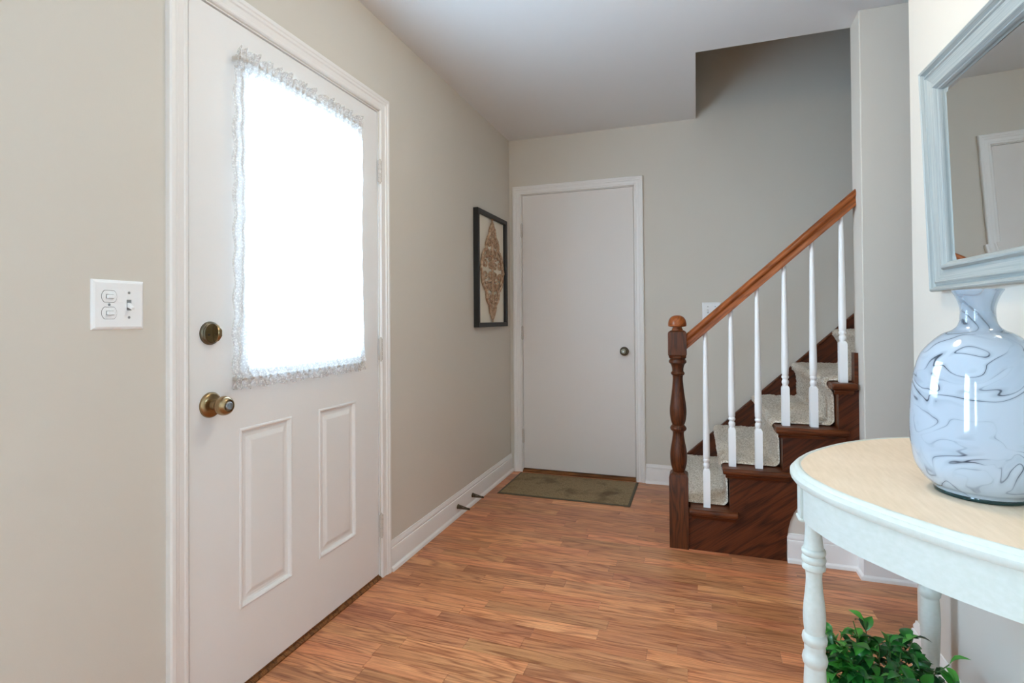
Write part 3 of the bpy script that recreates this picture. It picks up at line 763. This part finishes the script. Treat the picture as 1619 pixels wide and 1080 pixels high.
def mat():
    x0, x1, y0, y1 = -1.228, -.386, 3.245, 3.735
    root = empty('door_mat', ((x0+x1)/2, (y0+y1)/2, 0), label='worn brown green door mat in front of the closet door', cat='door mat')
    w, d = (x1-x0)/2, (y1-y0)/2
    mm = new_mat('mat_pile', rgb(98,84,60), .95); mp = mapping(mm)
    v = N(mm, 'ShaderNodeTexVoronoi', Scale=75.0); n = N(mm, 'ShaderNodeTexNoise', Scale=180.0, Detail=2.0); n3 = N(mm, 'ShaderNodeTexNoise', Scale=5.5, Detail=3.0)
    mp2 = N(mm, 'ShaderNodeMapping'); mp2.inputs['Scale'].default_value = (.55, 1.5, 1); L(mm, mp.outputs[0], mp2.inputs[0])
    L(mm, mp2.outputs[0], v.inputs['Vector']); L(mm, mp.outputs[0], n.inputs['Vector']); L(mm, mp.outputs[0], n3.inputs['Vector'])
    c = ramp(mm, n.outputs[0], [(.3, rgb(84,66,42)), (.55, rgb(138,116,84)), (.75, rgb(170,148,114))])
    c = mixc(mm, ramp(mm, v.outputs['Distance'], [(.1,(0,0,0,1)),(.6,(.55,.55,.55,1))]), c, rgb(158,138,104))
    c = mixc(mm, ramp(mm, n3.outputs[0], [(.52,(0,0,0,1)),(.70,(.75,.75,.75,1))]), c, rgb(78,54,30))
    L(mm, c, bsdf(mm).inputs['Base Color']); bump(mm, v.outputs['Distance'], .9, .004)
    # pile field: fine displaced grid
    nx, ny = 150, 90; vs, fs = [], []
    for j in range(ny+1):
        for i in range(nx+1):
            x, y = -w+.012+(2*w-.024)*i/nx, -d+.012+(2*d-.024)*j/ny
            e = min(i, nx-i, j, ny-j)
            vs.append((x, y, (.0065+.0016*noise.noise(Vector((x*160, y*160, 0)))) if e else .003))
    for j in range(ny):
        for i in range(nx): fs.append((j*(nx+1)+i, j*(nx+1)+i+1, (j+1)*(nx+1)+i+1, (j+1)*(nx+1)+i))
    MB().add(vs, fs).build('pile', mm, root, smooth=True, angle=180)
    me = new_mat('mat_rubber_edge', rgb(84,76,58), .7)
    m = MB(); rings = []
    for sx, sy in ((-1,-1),(1,-1),(1,1),(-1,1)):
        rings.append([(sx*(w-a), sy*(d-a), z) for a, z in ((0,.0005),(0,.003),(.006,.0045),(.016,.005),(.016,.0005))])
    m.sweep(rings, closed=True).build('edging', me, root)
mat()

# ---------------------------------------------------------------- console table
TH = .775; TCY = 1.385; TAX = .203
HALF = [(0,.0),(.004,.050),(.016,.098),(.050,.177),(.113,.269),(.180,.345),(.254,.407),(.320,.446),(.380,.470),(.430,.480),(WM-.004-TAX,.484)]
def outline(inset=0.0, n=6):
    pts = [(TAX+d, y) for d, y in spline(HALF, n)]
    full = [(x, TCY-y) for x, y in reversed(pts)] + [(x, TCY+y) for x, y in pts[1:]]
    if not inset: return full
    res = []
    for i, p in enumerate(full):
        a, b = full[max(0, i-1)], full[min(len(full)-1, i+1)]
        t = Vector((b[0]-a[0], b[1]-a[1])); t.normalize(); nrm = Vector((t.y, -t.x))
        if nrm.dot(Vector((p[0]-.5, p[1]-TCY))) > 0: nrm = -nrm
        q = (p[0]+nrm.x*inset, p[1]+nrm.y*inset)
        if i in (0, len(full)-1): q = (p[0], p[1]+(inset if i == 0 else -inset))
        res.append(q)
    return res
def painted_wood(name, col, worn, amt):
    m = new_mat(name, col, .45); mp = mapping(m, (1, 1, 1))
    n = N(m, 'ShaderNodeTexNoise', Scale=5.0, Detail=4.0); L(m, mp.outputs[0], n.inputs['Vector'])
    mp2 = N(m, 'ShaderNodeMapping'); mp2.inputs['Scale'].default_value = (40, 5, 40); L(m, mp.outputs[0], mp2.inputs[0])
    n2 = N(m, 'ShaderNodeTexNoise', Scale=3.0, Detail=3.0); L(m, mp2.outputs[0], n2.inputs['Vector'])
    f = math_(m, 'MULTIPLY', math_(m, 'ADD', n.outputs[0], n2.outputs[0]), .5)
    L(m, ramp(m, f, [(.38, worn), (.38+amt, col)]), bsdf(m).inputs['Base Color']); bump(m, n2.outputs[0], .06, .001); return m
M_TABLE = painted_wood('antique_white_table_paint', rgb(206,211,204), rgb(199,205,196), .2)
M_TTOP = painted_wood('antique_cream_table_top', rgb(240,217,190), rgb(228,204,174), .25)
def table():
    root = empty('console_table', (WM-.2, TCY, 0), label='antique white half moon console table with turned legs against the mirror wall', cat='table')
    off = -Vector(root.location)
    def put(o): o.location = off; return o
    # top: field plus moulded rim
    prof = [(.016,TH-.030),(.004,TH-.028),(0,TH-.022),(0,TH-.014),(.004,TH-.009),(.009,TH-.0075),(.011,TH-.0035),(.015,TH-.0005),(.019,TH),(.021,TH-.0015),(.024,TH-.0015)]
    m = MB(); rings = [[(x, y, z) for x, y in outline(i)] for i, z in prof]
    n = len(rings[0])
    vs = [v for r in rings for v in r]; fs = []
    for i in range(len(rings)-1):
        for k in range(n-1): fs.append((i*n+k, i*n+k+1, (i+1)*n+k+1, (i+1)*n+k))
    fs.append(tuple(range(n)))
    m.add(vs, fs)
    bk = [(r[0], r[-1]) for r in rings]
    m.add([a for a, b in bk]+[b for a, b in bk], [(i, i+1, len(bk)+i+1, len(bk)+i) for i in range(len(bk)-1)])
    rim = put(m.build('top_rim', M_TABLE, root, smooth=True, angle=35))
    fld = outline(.0235); k = len(fld)
    put(MB().add([(x, y, TH-.0012) for x, y in fld]+[(x, y, TH-.012) for x, y in fld], [tuple(range(k)), tuple(range(k, 2*k))]+[(i, (i+1) % k, k+(i+1) % k, k+i) for i in range(k)]).build('top', M_TTOP, root))
    # curved apron, left open at the middle block
    A0, A1 = .665, TH-.029
    o1, o2 = outline(.018), outline(.036)
    bw = .0215
    for sg in (-1, 1):
        idx = [i for i, p in enumerate(o1) if (p[1]-TCY)*sg > bw]
        a = [o1[i] for i in idx]; b = [o2[i] for i in idx]
        if sg < 0: a.append((a[-1][0]-.0, TCY-bw)); b.append((b[-1][0], TCY-bw))
        else: a.insert(0, (a[0][0], TCY+bw)); b.insert(0, (b[0][0], TCY+bw))
        poly = a+list(reversed(b)); put(MB().prism(poly, lambda u, v, w: (u, v, w), A0, A1).build('apron', M_TABLE, root, smooth=True, angle=30))
    put(MB().box(WM-.03, WM-.008, TCY-.44, TCY+.44, A0, A1).build('back_rail', M_TABLE, root))
    lp = [(.0170,.666),(.0165,.660)]+spline([(.0165,.660),(.0168,.640),(.0185,.615),(.0205,.598)], 4)
    lp += [(.0225,.597),(.0248,.593),(.0250,.588),(.0238,.584),(.0215,.582),(.0240,.579),(.0254,.573),(.0240,.567),(.0215,.565),(.0236,.562),(.0248,.557),(.0236,.551),(.0190,.548)]
    lp += spline([(.0175,.545),(.0165,.530),(.0178,.505),(.0212,.475),(.0232,.447),(.0225,.424),(.0205,.407)], 5)
    lp += [(.0205,.406),(.0245,.402),(.0262,.393),(.0245,.384),(.0212,.380),(.0216,.372),(.0212,.362),(.0245,.357),(.0264,.347),(.0245,.337),(.0212,.333)]
    lp += spline([(.0212,.331),(.0232,.300),(.0238,.260),(.0220,.200),(.0190,.140),(.0160,.085),(.0145,.058)], 5)
    lp += [(.0165,.054),(.0185,.048),(.0185,.042),(.0150,.038)]+spline([(.0150,.038),(.0165,.025),(.0150,.010),(.0120,.0)], 4)
    def leg(x, y, blk):
        m = MB(); m.box(*blk, A0, A1)
        g = put(m.build('leg', M_TABLE, root, bevel=.0015))
        MB().lathe(list(reversed(lp)), (x, y, 0), 32).build('turned_shaft', M_TABLE, g, smooth=True, angle=40)
        cx, cy = (blk[0]+blk[1])/2, (blk[2]+blk[3])/2
        MB().box(blk[0]-.003, blk[1]+.003, blk[2]-.003, blk[3]+.003, A0-.006, A0+.001).build('leg_collar', M_TABLE, g, bevel=.0025)
    leg(.2455, TCY-.004, (TAX+.014, TAX+.058, TCY-.0185, TCY+.0185))
    for sg in (-1, 1):
        y = TCY+sg*.432
        leg(.612, y, (.594, .632, y-.019, y+.019))
table()

# ---------------------------------------------------------------- vase
def vase():
    cx, cy = .522, 1.295
    root = empty('glass_vase', (cx, cy, TH-.0012), label='large pale blue white glass vase with smoky marbled swirls on console table', cat='vase')
    m = new_mat('marbled_art_glass', rgb(214,224,236), .06, **{'Coat Weight': .6, 'Coat Roughness': .02, 'IOR': 1.5})
    mp = mapping(m, (1, 1, 1.25)); 
    w1 = N(m, 'ShaderNodeTexNoise', Scale=4.2, Detail=1.5, Roughness=.45); L(m, mp.outputs[0], w1.inputs['Vector'])
    def warp(src, amt, vec):
        s = N(m, 'ShaderNodeVectorMath', operation='SUBTRACT'); s.inputs[1].default_value = (.5,.5,.5); L(m, src, s.inputs[0])
        k = N(m, 'ShaderNodeVectorMath', operation='SCALE'); k.inputs['Scale'].default_value = amt; L(m, s.outputs[0], k.inputs[0])
        a = N(m, 'ShaderNodeVectorMath', operation='ADD'); L(m, vec, a.inputs[0]); L(m, k.outputs[0], a.inputs[1]); return a.outputs[0]
    v1 = warp(w1.outputs['Color'], .75, mp.outputs[0])
    w2 = N(m, 'ShaderNodeTexNoise', Scale=7.0, Detail=1.0); L(m, v1, w2.inputs['Vector'])
    v2 = warp(w2.outputs['Color'], .30, v1)
    n = N(m, 'ShaderNodeTexNoise', Scale=5.0, Detail=1.2, Roughness=.4); L(m, v2, n.inputs['Vector'])
    ridge = math_(m, 'ABSOLUTE', math_(m, 'SUBTRACT', math_(m, 'FRACT', math_(m, 'MULTIPLY', n.outputs[0], 6.0)), .5))
    gate = N(m, 'ShaderNodeTexNoise', Scale=6.0, Detail=1.0); L(m, v1, gate.inputs['Vector'])
    line = ramp(m, ridge, [(.0, (1,1,1,1)), (.03, (.85,.85,.85,1)), (.075, (.25,.25,.25,1)), (.32, (0,0,0,1))])
    g = ramp(m, gate.outputs[0], [(.43, (.08,.08,.08,1)), (.60, (1,1,1,1))])
    veil = ramp(m, n.outputs[0], [(.55, (0,0,0,1)), (.75, (.35,.35,.35,1))])
    base = mixc(m, veil, rgb(178,190,202), rgb(136,152,170))
    col = mixc(m, math_(m, 'MULTIPLY', line, g), base, rgb(46,56,70))
    L(m, col, bsdf(m).inputs['Base Color'])
    # clearer glass towards the neck
    nt = m.node_tree; out = nt.nodes['Material Output']; tr = N(m, 'ShaderNodeBsdfTransparent'); tr.inputs[0].default_value = (.93,.96,.98,1)
    tc = N(m, 'ShaderNodeTexCoord'); sp = N(m, 'ShaderNodeSeparateXYZ'); L(m, tc.outputs['Object'], sp.inputs[0])
    f = N(m, 'ShaderNodeMapRange'); f.inputs[1].default_value = .29; f.inputs[2].default_value = .36; f.inputs[3].default_value = .06; f.inputs[4].default_value = .55
    L(m, sp.outputs[2], f.inputs[0]); mx = N(m, 'ShaderNodeMixShader'); L(m, f.outputs[0], mx.inputs[0]); L(m, bsdf(m).outputs[0], mx.inputs[1]); L(m, tr.outputs[0], mx.inputs[2]); L(m, mx.outputs[0], out.inputs[0])
    pr = [(.071,.006),(.0765,.014),(.085,.021),(.0945,.033),(.1045,.054),(.1105,.094),(.1112,.140),(.1065,.212),(.0965,.260),(.083,.286),(.059,.311),(.039,.322),(.030,.334),(.0275,.352),(.028,.366),(.033,.384),(.0405,.399)]
    outer = spline(pr, 5); inner = [(max(.004, r-.0035), h+ (.001 if h > .39 else 0)) for r, h in reversed(outer)]
    prof = [(.0,.004)] + outer + [(.0400,.4005)] + inner[:-2] + [(0,.012)]
    MB().lathe(prof, (0,0,0), 72, cap=False).build('vase_body', m, root, smooth=True, angle=60)
    gm = new_mat('dark_green_glass_foot', rgb(14,46,46), .08)
    MB().lathe([(0,0),(.0695,0),(.0725,.002),(.0735,.005),(.0725,.0085),(.069,.009),(0,.009)], (0,0,0), 64, cap=False).build('vase_foot', gm, root, smooth=True)
vase()

# ---------------------------------------------------------------- mirror
def mirror():
    yL, hgt, wid, fw = 1.864, .637, .96, .082
    z0 = 1.193
    root = empty('wall_mirror', (.655, yL, z0), label='rectangular mirror in a washed blue grey wooden frame above the console table', cat='mirror')
    # local axes: u to the viewer's right (-y), v up, w out of the wall (-x); hung tilting forward
    fm = new_mat('washed_blue_grey_wood', rgb(160,178,182), .5); mp = mapping(fm)
    n2 = N(fm, 'ShaderNodeTexNoise', Scale=3.0, Detail=4.0, Roughness=.6)
    fm2 = None
    def frame_mat(name, sc):
        q = new_mat(name, rgb(160,178,182), .5); mp = mapping(q, sc)
        a = N(q, 'ShaderNodeTexNoise', Scale=1.0, Detail=4.0, Roughness=.6); L(q, mp.outputs[0], a.inputs['Vector'])
        L(q, ramp(q, a.outputs[0], [(.25, rgb(134,144,145)), (.5, rgb(160,166,164)), (.75, rgb(186,186,180))]), bsdf(q).inputs['Base Color'])
        bump(q, a.outputs[0], .12, .001); return q
    fmh, fmv = frame_mat('washed_grey_rail', (500, 4, 520)), frame_mat('washed_grey_stile', (500, 520, 4))
    prof = [(0,-.012),(0,.012),(.002,.017),(.006,.019),(.010,.016),(.012,.009),(.015,.006),(.020,.008),(.025,.013),(.027,.013),(.029,.009),(.058,.001),(.060,.007),(.064,.011),(.069,.011),(.073,.006),(.075,.002),(.077,.001),(.080,-.005),(.080,-.012)]
    def P(u, v, w): return (-w, -u, v)
    cs = ((0,0,1,1),(wid,0,-1,1),(wid,hgt,-1,-1),(0,hgt,1,-1))
    for i in range(4):
        rings = []
        for cu, cv, du, dv in (cs[i], cs[(i+1) % 4]): rings.append([P(cu+du*a, cv+dv*a, w) for a, w in prof])
        MB().sweep(rings).build('frame_rail' if i % 2 == 0 else 'frame_stile', fmh if i % 2 == 0 else fmv, root, smooth=True, angle=30)
    m = MB(); bv = .022; a0 = .079
    rs = [[P(a0+i, a0+i, w), P(wid-a0-i, a0+i, w), P(wid-a0-i, hgt-a0-i, w), P(a0+i, hgt-a0-i, w)] for i, w in ((0,-.0075),(bv,-.0055))]
    m.sweep(rs, caps=False).add(rs[-1], [(0,1,2,3)])
    m.build('mirror_glass', M_MIRROR, root)
    MB().add([P(.01,.01,-.0125), P(wid-.01,.01,-.0125), P(wid-.01,hgt-.01,-.0125), P(.01,hgt-.01,-.0125)], [(0,1,2,3)]).build('backing', M_DARK, root)
    root.rotation_euler = (0, -math.radians(1.8), math.radians(.95))
mirror()

# ---------------------------------------------------------------- plant
def plant():
    cx, cy = .425, 1.56
    root = empty('potted_plant', (cx, cy, 0), label='bushy green leafy plant on the floor beneath the console table', cat='plant')
    pot = new_mat('grey_pot', rgb(120,116,110), .6)
    MB().lathe([(.055,0),(.060,.004),(.075,.10),(.079,.11),(.079,.122),(.072,.122),(.070,.105),(0,.105)], (0,0,0), 32, cap=False).build('pot', pot, root, smooth=True)
    lm = new_mat('green_leaf', rgb(40,104,38), .32); oi = N(lm, 'ShaderNodeObjectInfo')
    c = ramp(lm, oi.outputs['Random'], [(0, rgb(16,62,30)), (.45, rgb(36,108,38)), (.8, rgb(58,138,46)), (1, rgb(92,160,64))])
    L(lm, c, bsdf(lm).inputs['Base Color']); bsdf(lm).inputs['Subsurface Weight'].default_value = 0
    sm = new_mat('green_stem', rgb(70,96,44), .6)
    def leaf_mesh(k, wd):
        prof = [(0,.0),(.16,.55),(.40,1.0),(.62,.86),(.82,.45),(1.0,.0)]
        vs = []; fs = []
        for i, (t, w) in enumerate(prof):
            z = .12*math.sin(t*math.pi)-.22*t*t*k
            vs += [(t, -wd*w, z+.10*w), (t, 0, z), (t, wd*w, z+.10*w)]
        for i in range(len(prof)-1):
            a = i*3; fs += [(a, a+1, a+4, a+3), (a+1, a+2, a+5, a+4)]
        me = bpy.data.meshes.new('leaf'); me.from_pydata(vs, [], fs); me.materials.append(lm); me.polygons.foreach_set('use_smooth', [True]*len(fs)); return me
    leaves = [leaf_mesh(.3, .24), leaf_mesh(1.0, .28), leaf_mesh(1.6, .22)]
    rnd = random.Random(11); cnt = 0
    stems = MB()
    for s in range(36):
        az = rnd.uniform(0, 2*math.pi); sp = math.sqrt(rnd.random())*.148
        ht = .320-.075*(sp/.148)**2+rnd.uniform(-.035, .035)
        tip = Vector((sp*math.cos(az), sp*math.sin(az), ht))
        if cx+tip.x > WM-.07: tip.x = WM-.07-cx
        base = Vector((.03*math.cos(az), .03*math.sin(az), .105))
        mid = (base+tip)/2+Vector((0, 0, .03))
        pts = spline([tuple(base), tuple(mid), tuple(tip)], 5)
        stems.tube(pts, .0014, 5)
        for k in range(8):
            if cnt >= 286: break
            t = .62+.38*k/7; p = Vector(pts[min(len(pts)-1, int(t*(len(pts)-1)))])
            o = link('leaf', rnd.choice(leaves), None, root); o.location = p
            ln = rnd.uniform(.034, .056)
            o.scale = (ln, ln, ln)
            a = az+rnd.uniform(-1.7, 1.7)
            o.rotation_euler = (rnd.uniform(-.5, .5), rnd.uniform(-.75, .45), a)
            cnt += 1
    stems.build('stem', sm, root, smooth=True)
    # dense small leaves deep in the bush
    fill = MB()
    for k in range(340):
        az = rnd.uniform(0, 2*math.pi); sp = math.sqrt(rnd.random())*.14; z = rnd.uniform(.13, .285-.06*(sp/.14)**2)
        me = rnd.choice(leaves); ln = rnd.uniform(.03, .045)
        mt = Matrix.Translation((min(sp*math.cos(az), WM-.08-cx), sp*math.sin(az), z)) @ Matrix.Rotation(az+rnd.uniform(-1.5, 1.5), 4, 'Z') @ Matrix.Rotation(rnd.uniform(-.7, .5), 4, 'Y') @ Matrix.Rotation(rnd.uniform(-.5, .5), 4, 'X') @ Matrix.Scale(ln, 4)
        fill.add([mt @ v.co for v in me.vertices], [tuple(p.vertices) for p in me.polygons])
    f = fill.build('inner_foliage', new_mat('inner_green_leaf', rgb(30,88,36), .38), root, smooth=True); f['kind'] = 'stuff'
plant()

# ---------------------------------------------------------------- hall ceiling lamp, just above the picture (the vase shoulder mirrors it)
def ceiling_lamp(x, y, label, strength, col):
    root = empty('ceiling_lamp_offscreen', (x, y, HC), label=label, cat='ceiling lamp')
    MB().lathe([(.15,-.03),(.155,-.02),(.155,-.004),(.15,0)], (0,0,0), 40).build('lamp_base', M_BRASS_D, root, smooth=True)
    g = new_mat('lamp_glass', rgb(255,244,226), .3); e = bsdf(g)
    e.inputs['Emission Color'].default_value = (*col, 1); e.inputs['Emission Strength'].default_value = strength
    MB().lathe(spline([(.001,-.115),(.06,-.108),(.11,-.085),(.14,-.045),(.145,-.03)], 5), (0,0,0), 40).build('lamp_glass_offscreen', g, root, smooth=True)
ceiling_lamp(-.10, 1.60, 'round glass ceiling lamp over the hall between front door and console table', 29, (1.0,.84,.61))
